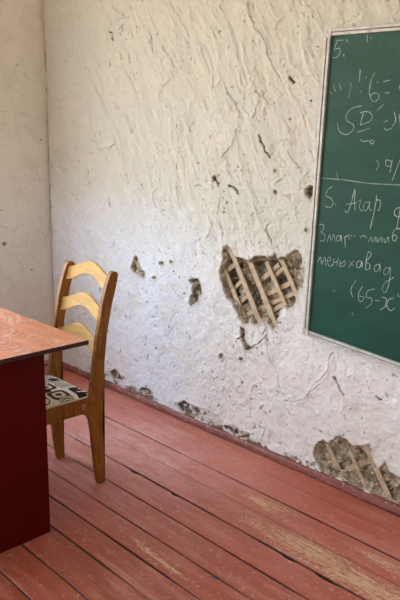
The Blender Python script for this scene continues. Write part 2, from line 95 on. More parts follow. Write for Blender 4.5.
# ------------------------------------------------------------------ materials
def plaster_mat(name='whitewashed_plaster', cream=False):
    m, t, b = mat(name, 0.85)
    v = coords(t)
    n1 = noise(t, v, 1.6, 6, 0.6, 0.6); n2 = noise(t, v, 9, 6, 0.65, 0.8); n3 = noise(t, v, 60, 4, 0.6)
    # old cream limewash high on the wall, a whiter coat low down, part repaint and part painted daylight, meeting in a ragged patchy line
    s = nd(t, 'ShaderNodeSeparateXYZ'); lk(t, v, s.inputs[0])
    hgt = mth(t, 'ADD', mth(t, 'ADD', s.outputs[2], mth(t, 'MULTIPLY', s.outputs[0], 0.16)), mth(t, 'MULTIPLY', mth(t, 'ADD', n2, n1), 0.65))
    f = ramp(t, mth(t, 'MULTIPLY', hgt, 0.4), [(0.66, 0.0), (0.80, 1.0)])
    bl = ramp(t, mth(t, 'ADD', mth(t, 'MULTIPLY', s.outputs[0], 0.4), mth(t, 'MULTIPLY', mth(t, 'ADD', n1, n2), 0.35)), [(0.82, 1.0), (1.0, 0.0)])  # blue skylight painted into the low left coat
    white = mix(t, bl, (0.84, 0.80, 0.775), (0.78, 0.82, 0.91))
    c = mix(t, f, white, (0.625, 0.62, 0.54)) if not cream else mix(t, f, (0.88, 0.85, 0.79), (0.85, 0.83, 0.74))
    c = mix(t, ramp(t, n2, [(0.34, 0.45), (0.50, 0.0)]), c, (0.66, 0.63, 0.57), 'MIX')
    c = mix(t, ramp(t, n1, [(0.38, 0.30), (0.56, 0.0)]), c, (0.68, 0.64, 0.57))
    c = mix(t, ramp(t, n3, [(0.30, 0.5), (0.42, 0.0)]), c, (0.55, 0.52, 0.46))
    fl = attr(t, 'flake'); c = mix(t, mth(t, 'MULTIPLY', fl, 0.32), c, (0.78, 0.70, 0.55))
    st = attr(t, 'stain'); c = mix(t, st, c, (0.50, 0.43, 0.33))
    # bare clay render
    cl = attr(t, 'clay'); k1 = noise(t, v, 24, 6, 0.7); 
    clay = ramp(t, k1, [(0.30, (0.11, 0.070, 0.038)), (0.50, (0.36, 0.275, 0.18)), (0.68, (0.66, 0.57, 0.43))])
    clay = mix(t, ramp(t, noise(t, v, 45, 3), [(0.60, 0.0), (0.68, 0.8)]), clay, (0.68, 0.63, 0.55))
    c = mix(t, cl, c, clay)
    ck = attr(t, 'crack'); c = mix(t, ck, c, (0.05, 0.035, 0.022))  # dark earth in cracks, and shade painted into the holes
    lk(t, c, b.inputs['Base Color'])
    h = mth(t, 'ADD', mth(t, 'MULTIPLY', noise(t, v, 35, 6, 0.7, 0.5), 1.0), mth(t, 'MULTIPLY', noise(t, v, 150, 3, 0.6), 0.35))
    bump(t, b, h, 0.65, 0.007)
    return m
PLASTER = plaster_mat(); PLASTER_L = plaster_mat('cream_plaster', True)
def ceiling_mat():
    m, t, b = mat('ceiling_limewash', 0.9)
    lk(t, mix(t, noise(t, coords(t), 2, 4), (0.80, 0.76, 0.68), (0.72, 0.68, 0.6)), b.inputs['Base Color']); return m
CEIL = ceiling_mat()
def floor_mat():
    m, t, b = mat('painted_floorboards', 0.42)
    v = coords(t); vs = coords(t, (1.0, 9, 1)); vl = coords(t, (0.5, 14, 1))
    g = attr(t, 'plank')
    sep = nd(t, 'ShaderNodeSeparateXYZ'); lk(t, v, sep.inputs[0])
    base = mix(t, g, (0.30, 0.066, 0.034), (0.54, 0.130, 0.088))
    n1 = noise(t, vs, 3.0, 6, 0.65, 0.4); n2 = noise(t, v, 2.2, 5, 0.6); n3 = noise(t, vl, 10, 6, 0.75)
    c = mix(t, ramp(t, n1, [(0.35, 0.0), (0.7, 0.55)]), base, (0.58, 0.18, 0.125))
    # pale trodden dust at random, then painted window sheen
    c = mix(t, ramp(t, mth(t, 'MULTIPLY', n2, n1), [(0.24, 0.0), (0.42, 0.5)]), c, (0.66, 0.33, 0.27))
    c = mix(t, mth(t, 'MULTIPLY', attr(t, 'dust'), ramp(t, noise(t, coords(t, (1, 2.5, 1)), 7, 7, 0.75, 0.8), [(0.36, 0.15), (0.56, 1.0)])), c, mix(t, n1, (0.66, 0.28, 0.25), (0.84, 0.52, 0.49)))  # window sheen near the chair, painted into the colour, broken by noise
    sc = noise(t, v, 55, 5, 0.7, 1.0)
    c = mix(t, ramp(t, sc, [(0.57, 0.0), (0.66, 0.5)]), c, (0.72, 0.48, 0.39))
    c = mix(t, ramp(t, noise(t, coords(t, (1, 5, 1)), 30, 5, 0.75), [(0.34, 0.55), (0.44, 0.0)]), c, (0.17, 0.045, 0.03))
    # worn through to the wood
    w = attr(t, 'worn'); wn = mth(t, 'ADD', mth(t, 'MULTIPLY', w, 0.24), mth(t, 'ADD', mth(t, 'MULTIPLY', n3, 0.55), mth(t, 'MULTIPLY', noise(t, coords(t, (1, 2.0, 1)), 42, 8, 0.85, 0.6), 0.95)))
    wf = ramp(t, wn, [(0.915, 0.0), (0.955, 0.95)])
    wood = ramp(t, n3, [(0.3, (0.44, 0.25, 0.14)), (0.65, (0.84, 0.60, 0.40))])
    c = mix(t, wf, c, wood)
    dv = nd(t, 'ShaderNodeVectorMath', operation='DISTANCE'); lk(t, coords(t, (1, 1.4, 0)), dv.inputs[0]); dv.inputs[1].default_value = (2.392, -0.870 * 1.4, 0)
    c = mix(t, ramp(t, mth(t, 'ADD', dv.outputs['Value'], mth(t, 'MULTIPLY', sc, 0.014)), [(0.019, 0.85), (0.026, 0.0)]), c, (0.10, 0.10, 0.09))
    gp = attr(t, 'gap'); c = mix(t, gp, c, (0.025, 0.013, 0.01))
    lk(t, c, b.inputs['Base Color'])
    r = mix(t, wf, mix(t, ramp(t, n1, [(0.3, 0.0), (0.7, 1.0)]), (0.34, 0.34, 0.34), (0.55, 0.55, 0.55)), (0.8, 0.8, 0.8))
    lk(t, r, b.inputs['Roughness'])
    bump(t, b, mth(t, 'ADD', noise(t, vl, 8, 5, 0.7), mth(t, 'MULTIPLY', sc, 0.4)), 0.25, 0.004)
    return m
FLOOR = floor_mat()
def trim_mat():
    m, t, b = mat('painted_skirting', 0.5)
    v = coords(t, (1, 4, 4)); n = noise(t, v, 9, 6, 0.7)
    c = mix(t, ramp(t, n, [(0.35, 0.0), (0.7, 1.0)]), (0.16, 0.040, 0.032), (0.34, 0.11, 0.085))
    c = mix(t, ramp(t, noise(t, coords(t), 40, 5, 0.7), [(0.58, 0.0), (0.66, 0.8)]), c, (0.55, 0.42, 0.36))
    lk(t, c, b.inputs['Base Color']); bump(t, b, n, 0.3, 0.004); return m
TRIM = trim_mat()
def wood_mat(name, dark, light, rough, scale=(1, 1, 1), gs=6, coat=0.0, spots=None):
    m, t, b = mat(name, rough)
    v = coords(t, scale); n = noise(t, v, gs, 6, 0.6, 1.2); n2 = noise(t, v, gs * 5, 4, 0.6)
    f = mth(t, 'ADD', mth(t, 'MULTIPLY', n, 0.75), mth(t, 'MULTIPLY', n2, 0.25))
    c = ramp(t, f, [(0.35, dark), (0.62, light)])
    if spots: c = mix(t, ramp(t, noise(t, coords(t), 70, 3), [(0.66, 0.0), (0.72, 0.6)]), c, spots)
    lk(t, c, b.inputs['Base Color']); b.inputs['Coat Weight'].default_value = coat; b.inputs['Coat Roughness'].default_value = 0.15
    bump(t, b, n2, 0.08, 0.002); return m
FRAMEW = wood_mat('varnished_chair_frame', (0.15, 0.048, 0.005), (0.36, 0.140, 0.014), 0.5, (1, 3, 0.4), 14, 0.08, (0.55, 0.40, 0.22))
SLATW = wood_mat('varnished_chair_slat', (0.50, 0.28, 0.075), (0.66, 0.40, 0.13), 0.6, (0.4, 2, 3), 12, 0.0)
for _m in (FRAMEW, SLATW): _m.node_tree.nodes['Principled BSDF'].inputs['Specular IOR Level'].default_value = 0.25
LATHW = wood_mat('old_lath_wood', (0.40, 0.29, 0.18), (0.62, 0.48, 0.33), 0.85, (1, 1, 1), 22)
def tabletop_mat():
    m, t, b = mat('lacquered_tabletop', 0.34)
    v = coords(t, (0.8, 5, 1)); n = noise(t, v, 4, 6, 0.6, 1.0)
    c = ramp(t, n, [(0.3, (0.50, 0.165, 0.075)), (0.65, (0.68, 0.27, 0.15))])
    v2 = coords(t, (1, 1.2, 1)); wv = nd(t, 'ShaderNodeTexWave', wave_type='RINGS', rings_direction='Z'); lk(t, coords(t, (1, 1.5, 1), (0, 0, 0), (0.0, 0.05, 0)), wv.inputs['Vector'])
    wv.inputs['Scale'].default_value = 7; wv.inputs['Distortion'].default_value = 14; wv.inputs['Detail'].default_value = 4; wv.inputs['Detail Scale'].default_value = 1.5
    f = mth(t, 'MULTIPLY', ramp(t, wv.outputs[1], [(0.50, 0.0), (0.9, 0.75)]), ramp(t, noise(t, v2, 5, 4), [(0.40, 0.0), (0.65, 1.0)]))
    c = mix(t, f, c, (0.72, 0.50, 0.42))
    lk(t, c, b.inputs['Base Color'])
    lk(t, mix(t, f, (0.3, 0.3, 0.3), (0.6, 0.6, 0.6)), b.inputs['Roughness'])
    return m
TOPM = tabletop_mat()
def simple(name, col, rough, col2=None, sc=8, metal=0.0, coat=0.0):
    m, t, b = mat(name, rough); c2 = col2 or tuple(x * 0.85 for x in col)
    lk(t, mix(t, ramp(t, noise(t, coords(t), sc, 5, 0.6), [(0.35, 0.0), (0.65, 1.0)]), col, c2), b.inputs['Base Color'])
    b.inputs['Metallic'].default_value = metal; b.inputs['Coat Weight'].default_value = coat; return m
PANELM = simple('dark_red_desk_paint', (0.085, 0.0012, 0.0012), 0.5, (0.070, 0.001, 0.001), 3)
PANELM.node_tree.nodes['Principled BSDF'].inputs['Specular IOR Level'].default_value = 0.12
EDGEM = simple('dark_desk_edge', (0.045, 0.010, 0.008), 0.6, (0.03, 0.007, 0.006), 20)
ALU = simple('aged_white_frame', (0.66, 0.65, 0.60), 0.4, (0.48, 0.47, 0.42), 30)
ALUD = simple('frame_groove', (0.33, 0.33, 0.30), 0.5)
STEEL = simple('worn_steel', (0.55, 0.53, 0.50), 0.35, metal=0.9)
WINW = simple('white_window_paint', (0.75, 0.74, 0.70), 0.5)
CORE = simple('board_backing', (0.20, 0.14, 0.09), 0.8)
def board_mat():
    m, t, b = mat('green_chalkboard', 0.55)
    v = coords(t); sm = noise(t, coords(t, (1, 1, 3), (0, 0.5, 0)), 3.5, 5, 0.6, 0.8); st = noise(t, coords(t, (12, 1, 1), (0, 0.25, 0)), 5, 5, 0.7)
    c = mix(t, ramp(t, sm, [(0.32, 0.0), (0.70, 1.0)]), (0.002, 0.046, 0.028), (0.010, 0.072, 0.046))
    sep = nd(t, 'ShaderNodeSeparateXYZ'); lk(t, v, sep.inputs[0])
    # paler, streaked green growing towards the top of the board
    up = ramp(t, mth(t, 'MULTIPLY', sep.outputs[2], 0.5), [(0.42, 0.0), (0.85, 1.0)])
    c = mix(t, mth(t, 'MULTIPLY', up, ramp(t, st, [(0.30, 0.25), (0.75, 0.75)])), c, (0.085, 0.170, 0.115))
    c = mix(t, ramp(t, noise(t, v, 90, 3, 0.6), [(0.68, 0.0), (0.75, 0.4)]), c, (0.25, 0.33, 0.29))
    lk(t, c, b.inputs['Base Color']); b.inputs['Specular IOR Level'].default_value = 0.3; bump(t, b, noise(t, v, 200, 2), 0.08, 0.001); return m
BOARDM = board_mat()
def chalk_mat():
    m, t, b = mat('chalk', 0.9)
    n = noise(t, coords(t), 320, 3, 0.7); n2 = noise(t, coords(t), 18, 3, 0.6)
    c = mix(t, mth(t, 'MULTIPLY', ramp(t, n, [(0.35, 0.35), (0.6, 1.0)]), ramp(t, n2, [(0.32, 0.35), (0.6, 1.0)])), (0.06, 0.14, 0.11), (0.62, 0.68, 0.62))
    lk(t, c, b.inputs['Base Color']); return m
CHALK = chalk_mat()
def fabric_mat():
    m, t, b = mat('geometric_upholstery', 0.85)
    def cells(size, off):
        v = coords(t, (1 / size, 1 / size, 0), (0, 0, 0), off)
        fl = nd(t, 'ShaderNodeVectorMath', operation='FLOOR'); lk(t, v, fl.inputs[0])
        fr = nd(t, 'ShaderNodeVectorMath', operation='SUBTRACT'); lk(t, v, fr.inputs[0]); lk(t, fl.outputs[0], fr.inputs[1])
        wn = nd(t, 'ShaderNodeTexWhiteNoise', noise_dimensions='2D'); lk(t, fl.outputs[0], wn.inputs['Vector'])
        s = nd(t, 'ShaderNodeSeparateXYZ'); lk(t, fr.outputs[0], s.inputs[0])
        ax = mth(t, 'ABSOLUTE', mth(t, 'SUBTRACT', s.outputs[0], 0.5)); ay = mth(t, 'ABSOLUTE', mth(t, 'SUBTRACT', s.outputs[1], 0.5))
        d = mth(t, 'POWER', mth(t, 'ADD', mth(t, 'POWER', ax, 4.0), mth(t, 'POWER', ay, 4.0)), 0.25)
        return d, wn.outputs[0]
    d, r = cells(0.074, (0.2, 0.1, 0)); d2, r2 = cells(0.105, (0.45, 0.3, 0)); d3, r3 = cells(0.055, (0.7, 0.55, 0))
    cream, dark, mar = (0.84, 0.79, 0.70), (0.022, 0.012, 0.016), (0.11, 0.045, 0.05)
    lt = lambda a, b_: mth(t, 'LESS_THAN', a, b_)
    gt = lambda a, b_: mth(t, 'GREATER_THAN', a, b_)
    mul = lambda a, b_: mth(t, 'MULTIPLY', a, b_)
    c = cream
    c = mix(t, mul(lt(d2, 0.40), gt(r2, 0.62)), c, mar)
    c = mix(t, mul(mul(lt(d2, 0.45), gt(d2, 0.415)), lt(r2, 0.62)), c, dark)
    c = mix(t, mul(mul(lt(d2, 0.24), gt(d2, 0.13)), gt(r2, 0.62)), c, cream)
    rings = gt(mth(t, 'SINE', mul(d, 62.0)), 0.0)
    sel = mul(lt(d, 0.46), lt(r, 0.45))
    c = mix(t, sel, c, mix(t, rings, cream, dark))
    c = mix(t, mul(lt(d3, 0.40), gt(r3, 0.84)), c, dark)
    lk(t, c, b.inputs['Base Color']); b.inputs['Specular IOR Level'].default_value = 0.15
    bump(t, b, noise(t, coords(t), 500, 2), 0.2, 0.001); return m
FABRIC = fabric_mat()
PIPING = simple('pale_piping', (0.70, 0.62, 0.50), 0.8)
def glass_mat():
    m, t, b = mat('window_glass', 0.0); t.nodes.clear()
    o = nd(t, 'ShaderNodeOutputMaterial'); tr = nd(t, 'ShaderNodeBsdfTransparent'); gl = nd(t, 'ShaderNodeBsdfGlossy'); gl.inputs['Roughness'].default_value = 0.02
    mx = nd(t, 'ShaderNodeMixShader'); mx.inputs[0].default_value = 0.06
    lk(t, tr.outputs[0], mx.inputs[1]); lk(t, gl.outputs[0], mx.inputs[2]); lk(t, mx.outputs[0], o.inputs[0]); return m
GLASS = glass_mat()

# ------------------------------------------------------------------ mesh helpers
def link(name, me, m, parent=None, kind=None, loc=None):
    o = bpy.data.objects.new(name, me); COL.objects.link(o)
    if m: me.materials.append(m)
    if parent: o.parent = parent
    if kind: o['kind'] = kind
    if loc is not None: o.location = loc
    return o
def box_bm(bm, lo, hi):
    vs = [bm.verts.new((x, y, z)) for x in (lo[0], hi[0]) for y in (lo[1], hi[1]) for z in (lo[2], hi[2])]
    for f in ((0, 1, 3, 2), (4, 6, 7, 5), (0, 4, 5, 1), (2, 3, 7, 6), (0, 2, 6, 4), (1, 5, 7, 3)):
        bm.faces.new([vs[i] for i in f])
def finish(name, bm, m, parent=None, kind=None, bevel=0, seg=2, smooth=True):
    bmesh.ops.recalc_face_normals(bm, faces=bm.faces)
    me = bpy.data.meshes.new(name); bm.to_mesh(me); bm.free()
    o = link(name, me, m, parent, kind)
    if bevel:
        md = o.modifiers.new('bevel', 'BEVEL'); md.width = bevel; md.segments = seg; md.limit_method = 'ANGLE'; md.angle_limit = math.radians(35)
    if smooth:
        for f in me.polygons: f.use_smooth = True
        if True:
            md = o.modifiers.new('wn', 'WEIGHTED_NORMAL'); md.keep_sharp = True
    return o
def box(name, lo, hi, m, parent=None, kind=None, bevel=0.002):
    bm = bmesh.new(); box_bm(bm, lo, hi); return finish(name, bm, m, parent, kind, bevel)
def thing(name, label, cat, loc, group=None):
    o = bpy.data.objects.new(name, None); COL.objects.link(o); o.location = loc; o.empty_display_size = 0.1
    o['label'] = label; o['category'] = cat
    if group: o['group'] = group
    return o
def catmull(pts, n=6):
    P = [Vector(p) for p in pts]
    if len(P) < 3: return P
    P = [P[0] * 2 - P[1]] + P + [P[-1] * 2 - P[-2]]; out = []
    for i in range(1, len(P) - 2):
        for k in range(n):
            s = k / n; a, b, c, d = P[i - 1:i + 3]
            out.append(0.5 * ((2 * b) + (c - a) * s + (2 * a - 5 * b + 4 * c - d) * s * s + (3 * b - a - 3 * c + d) * s ** 3))
    out.append(P[-2]); return out

# ------------------------------------------------------------------ numpy noise
def vnoise(x, y, seed):
    rs = np.random.RandomState(seed); T = rs.rand(257, 257); T[256] = T[0]; T[:, 256] = T[:, 0]
    xi = np.floor(x).astype(int); yi = np.floor(y).astype(int); fx = x - xi; fy = y - yi
    fx = fx * fx * (3 - 2 * fx); fy = fy * fy * (3 - 2 * fy); xi %= 256; yi %= 256
    return (T[xi, yi] * (1 - fx) + T[xi + 1, yi] * fx) * (1 - fy) + (T[xi, yi + 1] * (1 - fx) + T[xi + 1, yi + 1] * fx) * fy
def fbm(x, y, seed, oct=4, g=0.5):
    s = 0; a = 1; n = 0
    for i in range(oct):
        s = s + a * vnoise(x * 2 ** i + 17.3 * i, y * 2 ** i + 5.1 * i, seed + i); n += a; a *= g
    return s / n
def cellular(x, y, seed):
    rs = np.random.RandomState(seed); J = rs.rand(128, 128, 3)
    xi = np.floor(x).astype(int); yi = np.floor(y).astype(int)
    f1 = np.full(x.shape, 9.0); f2 = np.full(x.shape, 9.0); idv = np.zeros(x.shape)
    for dx in (-1, 0, 1):
        for dy in (-1, 0, 1):
            cx = xi + dx; cy = yi + dy; j = J[cx % 128, cy % 128]
            d = np.hypot(cx + j[..., 0] - x, cy + j[..., 1] - y)
            nf = d < f1; f2 = np.where(nf, f1, np.minimum(f2, d)); idv = np.where(nf, j[..., 2], idv); f1 = np.where(nf, d, f1)
    return f1, f2, idv
def sstep(a, b, v):
    t = np.clip((v - a) / (b - a), 0, 1); return t * t * (3 - 2 * t)
def seg_dist(X, Z, a, b):
    ax, az = a; bx, bz = b; dx, dz = bx - ax, bz - az; L = dx * dx + dz * dz + 1e-12
    t = np.clip(((X - ax) * dx + (Z - az) * dz) / L, 0, 1)
    return np.hypot(X - ax - t * dx, Z - az - t * dz), t
def poly_sdf(X, Z, P):
    d = np.full(X.shape, 9.0); ins = np.zeros(X.shape, bool); n = len(P)
    for i in range(n):
        a = P[i]; b = P[(i + 1) % n]
        d = np.minimum(d, seg_dist(X, Z, a, b)[0])
        c = ((a[1] > Z) != (b[1] > Z)) & (X < (b[0] - a[0]) * (Z - a[1]) / (b[1] - a[1] + 1e-12) + a[0])
        ins ^= c
    return np.where(ins, -d, d)

# ------------------------------------------------------------------ relief walls
def relief(name, u0, u1, z0, z1, step, place, holes, cracks, pits, amp, seed, flip=False, streak=1.0):
    nu = int(round((u1 - u0) / step)) + 1; nz = int(round((z1 - z0) / step)) + 1
    U, Z = np.meshgrid(np.linspace(u0, u1, nu), np.linspace(z0, z1, nz), indexing='ij')
    wx = U + 0.05 * (fbm(U * 5, Z * 5, seed + 90) - 0.5); wz = Z + 0.05 * (fbm(U * 5 + 9, Z * 5, seed + 91) - 0.5)
    h = 0.022 * (fbm(U * 1.7, Z * 1.7, seed) - 0.5) * amp
    # long trowel strokes falling to the right
    ca, sa = math.cos(math.radians(-60)), math.sin(math.radians(-60))
    p = wx * ca + wz * sa; q = -wx * sa + wz * ca
    r1 = fbm(p * 3.0, q * 11, seed + 10, 5, 0.55); r2 = fbm(p * 7 + 4, q * 24, seed + 20, 4)
    up = sstep(0.3, 1.2, Z)
    h += amp * streak * (0.0155 * (1 - np.abs(2 * r1 - 1)) ** 2 * (0.35 + 0.65 * up) + 0.006 * (r2 - 0.5) * (0.5 + 0.5 * up))
    # lumpy hand-laid surface low down
    h += amp * 0.012 * (fbm(wx * 16, wz * 16, seed + 30, 4, 0.6) - 0.5) * (1.15 - 0.5 * up)
    h += amp * 0.0035 * (fbm(wx * 60, wz * 60, seed + 40, 3, 0.6) - 0.5)
    # peeled coats: ledges with sharp edges
    fl = np.zeros(U.shape)
    for k, (sc, th) in enumerate([(4.5, 0.60), (7, 0.64), (11, 0.63), (3.2, 0.62)]):
        n = fbm(wx * sc * 0.8 + k * 3, wz * sc + k, seed + 50 + k, 5, 0.6); e = sstep(th, th + 0.008, n)
        h -= amp * 0.0022 * e
    n = fbm(wx * 9, wz * 9, seed + 70, 5, 0.6); e = sstep(0.665, 0.675, n); fl = np.maximum(fl, 0.7 * e); h -= 0.0015 * e * amp
    clay = np.zeros(U.shape); crack = np.zeros(U.shape); stain = np.zeros(U.shape)  # crack holds real cracks and the shade painted into the holes
    if name == 'wall_back':
        # small chips flaked off down to the dark undercoat, thickest low on the wall
        ch = fbm(U * 48, Z * 40, seed + 95, 3, 0.6); ar = fbm(U * 3.2, Z * 3.2, seed + 96, 3); th_ = 0.83 - 0.05 * sstep(0.9, 0.2, Z) - 0.06 * sstep(0.5, 0.75, ar)
        ce = sstep(th_, th_ + 0.02, ch); h -= 0.004 * ce; crack = np.maximum(crack, 0.55 * ce)
        # rough crumbling band just above the floor
        bn = fbm(U * 22, Z * 22, seed + 80, 4, 0.6); edge = 0.035 + 0.07 * fbm(U * 5, U * 0 + 3, seed + 81, 4)
        band = sstep(0, -0.03, Z - edge) * sstep(0.50, 0.53, bn) * sstep(0.3, 0.5, U) 
        clay = np.maximum(clay, band * 0.9); h -= 0.012 * band
        for (cx, cz, rr) in ((0.70, 1.83, 0.05), (0.62, 1.84, 0.035), (0.76, 1.72, 0.04), (0.53, 1.71, 0.03), (0.30, 1.70, 0.03), (0.74, 1.90, 0.04)):
            dd = np.hypot(U - cx, Z - cz) + 0.05 * (fbm(U * 30, Z * 30, seed + 85) - 0.5); ee = sstep(rr, rr - 0.006, dd)
            fl = np.maximum(fl, ee * 0.8); h -= 0.002 * ee
    qx = U + 0.035 * (fbm(U * 14, Z * 14, seed + 93, 4, 0.6) - 0.5); qz = Z + 0.035 * (fbm(U * 14 + 5, Z * 14, seed + 94, 4, 0.6) - 0.5)
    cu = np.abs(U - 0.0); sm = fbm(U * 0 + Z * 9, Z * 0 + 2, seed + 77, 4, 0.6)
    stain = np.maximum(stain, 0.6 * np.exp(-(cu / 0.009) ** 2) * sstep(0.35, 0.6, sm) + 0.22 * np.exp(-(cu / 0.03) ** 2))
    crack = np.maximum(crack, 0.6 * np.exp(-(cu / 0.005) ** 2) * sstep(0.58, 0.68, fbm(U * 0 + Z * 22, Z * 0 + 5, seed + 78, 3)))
    e1, e2, idv = cellular(qx * 24, qz * 34, seed + 5); f1b, f2b, idb = cellular(qx * 62, qz * 75, seed + 6)
    rub = 0.018 * idv + 0.012 * sstep(0, 0.35, e2 - e1) + 0.004 * sstep(0, .3, f2b - f1b) + 0.006 * fbm(U * 80, Z * 80, seed + 7, 3)
    jn = fbm(U * 55, Z * 55, seed + 8, 4, 0.65) - 0.5
    for H in holes:
        P = H['p']; xs = [a[0] for a in P]; zs = [a[1] for a in P]; m = 0.04
        i0 = max(0, int((min(xs) - m - u0) / step)); i1 = min(nu, int((max(xs) + m - u0) / step) + 2)
        k0 = max(0, int((min(zs) - m - z0) / step)); k1 = min(nz, int((max(zs) + m - z0) / step) + 2)
        if i0 >= i1 or k0 >= k1: continue
        S = (slice(i0, i1), slice(k0, k1)); d = poly_sdf(U[S], Z[S], P) + H['j'] * 2.2 * jn[S]
        ins = sstep(0.001, -0.0025, d); big = H['d'] > 0.04
        lip = np.exp(-(np.maximum(d, 0) / 0.010) ** 2) * (1 - ins) * 0.004 * amp
        pt = min(0.013, H['d'] * 0.6); depth = pt + (H['d'] - pt) * sstep(-0.002, -0.026, d + 0.03 * jn[S]) if big else H['d'] * (0.6 + 0.4 * sstep(0, -0.02, d))
        if H['j'] > 0.01: ins = ins * sstep(0.46, 0.50, fbm(U[S] * 38, Z[S] * 38, seed + 97, 3, 0.6))
        if H['r'] == 'lath': floor_h = -depth + 0.28 * rub[S] + 0.50 * rub[S] * sstep(0.53, 0.68, fbm(U[S] * 13, Z[S] * 13, seed + 9)) + 0.004 * jn[S]
        elif big: floor_h = -depth + 1.05 * rub[S]
        else: floor_h = -depth + 0.35 * rub[S]
        if H['r'] == 'lath': floor_h = floor_h - 0.025 * sstep(-0.012, -0.03, d) * sstep(0.50, 0.60, fbm(U[S] * 20, Z[S] * 20, seed + 101, 3)); crack[S] = np.maximum(crack[S], ins * sstep(-0.008, -0.02, d) * np.maximum(0.75 * sstep(0.12, 0.02, (e2 - e1)[S]), 0.7 * sstep(0.54, 0.62, fbm(U[S] * 20, Z[S] * 20, seed + 101, 3))))  # deepest gaps and crevices darkened, recess shade painted into the clay
        if H['r'] == 'lath':   # solid clay left standing at the right and upper side of the big gap
            gx = sstep(1.975, 2.0, U[S] + 0.3 * (Z[S] - 0.9)); gx2 = sstep(0.875, 0.90, Z[S] - 0.30 * (U[S] - 1.50)) * 0
            floor_h = floor_h * (1 - gx) + gx * (-0.018 + 0.4 * rub[S])
        h[S] = (h[S] + lip) * (1 - ins) + ins * np.minimum(floor_h, -0.004)
        clay[S] = np.maximum(clay[S], ins)
        crack[S] = np.maximum(crack[S], 0.8 * ins * sstep(0.44, 0.56, fbm(U[S] * 60, Z[S] * 60, seed + 88, 3)) if not big else 0)
        stain[S] = np.maximum(stain[S], 0.45 * sstep(0.016, 0.0, d) * (1 - ins))
        if H['r'] == 'rubble' and big: crack[S] = np.maximum(crack[S], ins * 0.85 * sstep(0.12, 0.01, (e2 - e1)[S]) * sstep(0.3, 0.6, fbm(U[S] * 18, Z[S] * 18, seed + 98, 3)))  # painted shade in the crevices between lumps
        if big: crack[S] = np.maximum(crack[S], ins * 0.7 * sstep(-0.007, -0.001, d) * sstep(0.42, 0.55, fbm(U[S] * 30, Z[S] * 30, seed + 99, 3)))  # painted shade just inside the hole rim
    def local(P, m):
        xs = [a[0] for a in P]; zs = [a[1] for a in P]
        i0 = max(0, int((min(xs) - m - u0) / step)); i1 = min(nu, int((max(xs) + m - u0) / step) + 2)
        k0 = max(0, int((min(zs) - m - z0) / step)); k1 = min(nz, int((max(zs) + m - z0) / step) + 2)
        return (slice(i0, i1), slice(k0, k1)), (i0 < i1 and k0 < k1)
    jx = 0.022 * (fbm(U * 28, Z * 28, seed + 60, 4, 0.6) - 0.5); jz = 0.022 * (fbm(U * 28 + 7, Z * 28, seed + 61, 4, 0.6) - 0.5)
    gate = sstep(0.36, 0.55, fbm(U * 16, Z * 16, seed + 62, 3))
    for w, dep, P in cracks:
        S, ok = local(P, 0.03)
        if not ok: continue
        d = np.full(U[S].shape, 9.0)
        for a, b in zip(P[:-1], P[1:]): d = np.minimum(d, seg_dist(U[S] + jx[S], Z[S] + jz[S], a, b)[0])
        d = d + 0.35 * w * 2 * jn[S]; prof = sstep(w * 0.9, w * 0.15, d) if w > 0.0045 else sstep(0.0055, 0.0, d)
        h[S] -= dep * prof; k = 1.0 if dep > 0.007 else (0.22 if w <= 0.003 else 0.5) * gate[S]
        crack[S] = np.maximum(crack[S], prof * k)
        h[S] += 0.003 * amp * np.exp(-(d / 0.012) ** 2) * (1 - prof)
    for a, b, r in pits:
        S, ok = local([(a, b)], 0.05)
        if not ok: continue
        d = np.hypot(U[S] - a, (Z[S] - b)) + r * 1.3 * jn[S]; e = sstep(r, r * 0.35, d); h[S] -= r * 0.8 * e; crack[S] = np.maximum(crack[S], e * 0.85)
    # settle to the flat plane at the rims
    rim = np.minimum(np.minimum((u1 - U), (U - u0)), np.minimum((z1 - Z), 9)); h *= np.where(rim < 0.02, np.clip(rim / 0.02, 0, 1), 1)
    co = place(U, Z, h).reshape(-1, 3)
    idx = np.arange(nu * nz).reshape(nu, nz)
    q = np.stack([idx[:-1, :-1], idx[1:, :-1], idx[1:, 1:], idx[:-1, 1:]], -1).reshape(-1, 4)
    if flip: q = q[:, ::-1]
    me = bpy.data.meshes.new(name); me.vertices.add(len(co)); me.vertices.foreach_set('co', co.astype(np.float32).ravel())
    me.loops.add(q.size); me.loops.foreach_set('vertex_index', q.astype(np.int32).ravel())
    me.polygons.add(len(q)); me.polygons.foreach_set('loop_start', np.arange(0, q.size, 4, dtype=np.int32)); me.polygons.foreach_set('loop_total', np.full(len(q), 4, dtype=np.int32))
    me.update(calc_edges=True); me.polygons.foreach_set('use_smooth', np.ones(len(q), bool))
    for an, av in (('clay', clay), ('crack', crack), ('flake', fl), ('stain', stain)):  # crack includes the painted hole shade
        A = me.attributes.new(an, 'FLOAT', 'POINT'); A.data.foreach_set('value', np.clip(av, 0, 1).astype(np.float32).ravel())
    return me

def flat_faces(me, quads):
    """append plain quads (rest of the wall) to a relief mesh"""
    bm = bmesh.new(); bm.from_mesh(me)
    for qd in quads: bm.faces.new([bm.verts.new(v) for v in qd])
    bm.to_mesh(me); bm.free()
UX, UZ = 2.80, 2.40
me = relief('wall_back', 0.0, UX, 0.0, UZ, 0.003, lambda U, Z, h: np.stack([U, -h, Z], -1), DATA['holes'], DATA['cracks'], DATA['pits'], 1.0, 3)
flat_faces(me, [((UX, 0, 0), (RX, 0, 0), (RX, 0, RZ), (UX, 0, RZ)), ((0, 0, UZ), (UX, 0, UZ), (UX, 0, RZ), (0, 0, RZ)),
    ((0, 0, -0.02), (RX, 0, -0.02), (RX, 0, 0), (0, 0, 0)), ((0, 0.3, -0.02), (RX, 0.3, -0.02), (RX, 0.3, RZ), (0, 0.3, RZ))])
wall_back = link('wall_back', me, PLASTER, None, 'structure')
LY = -1.0
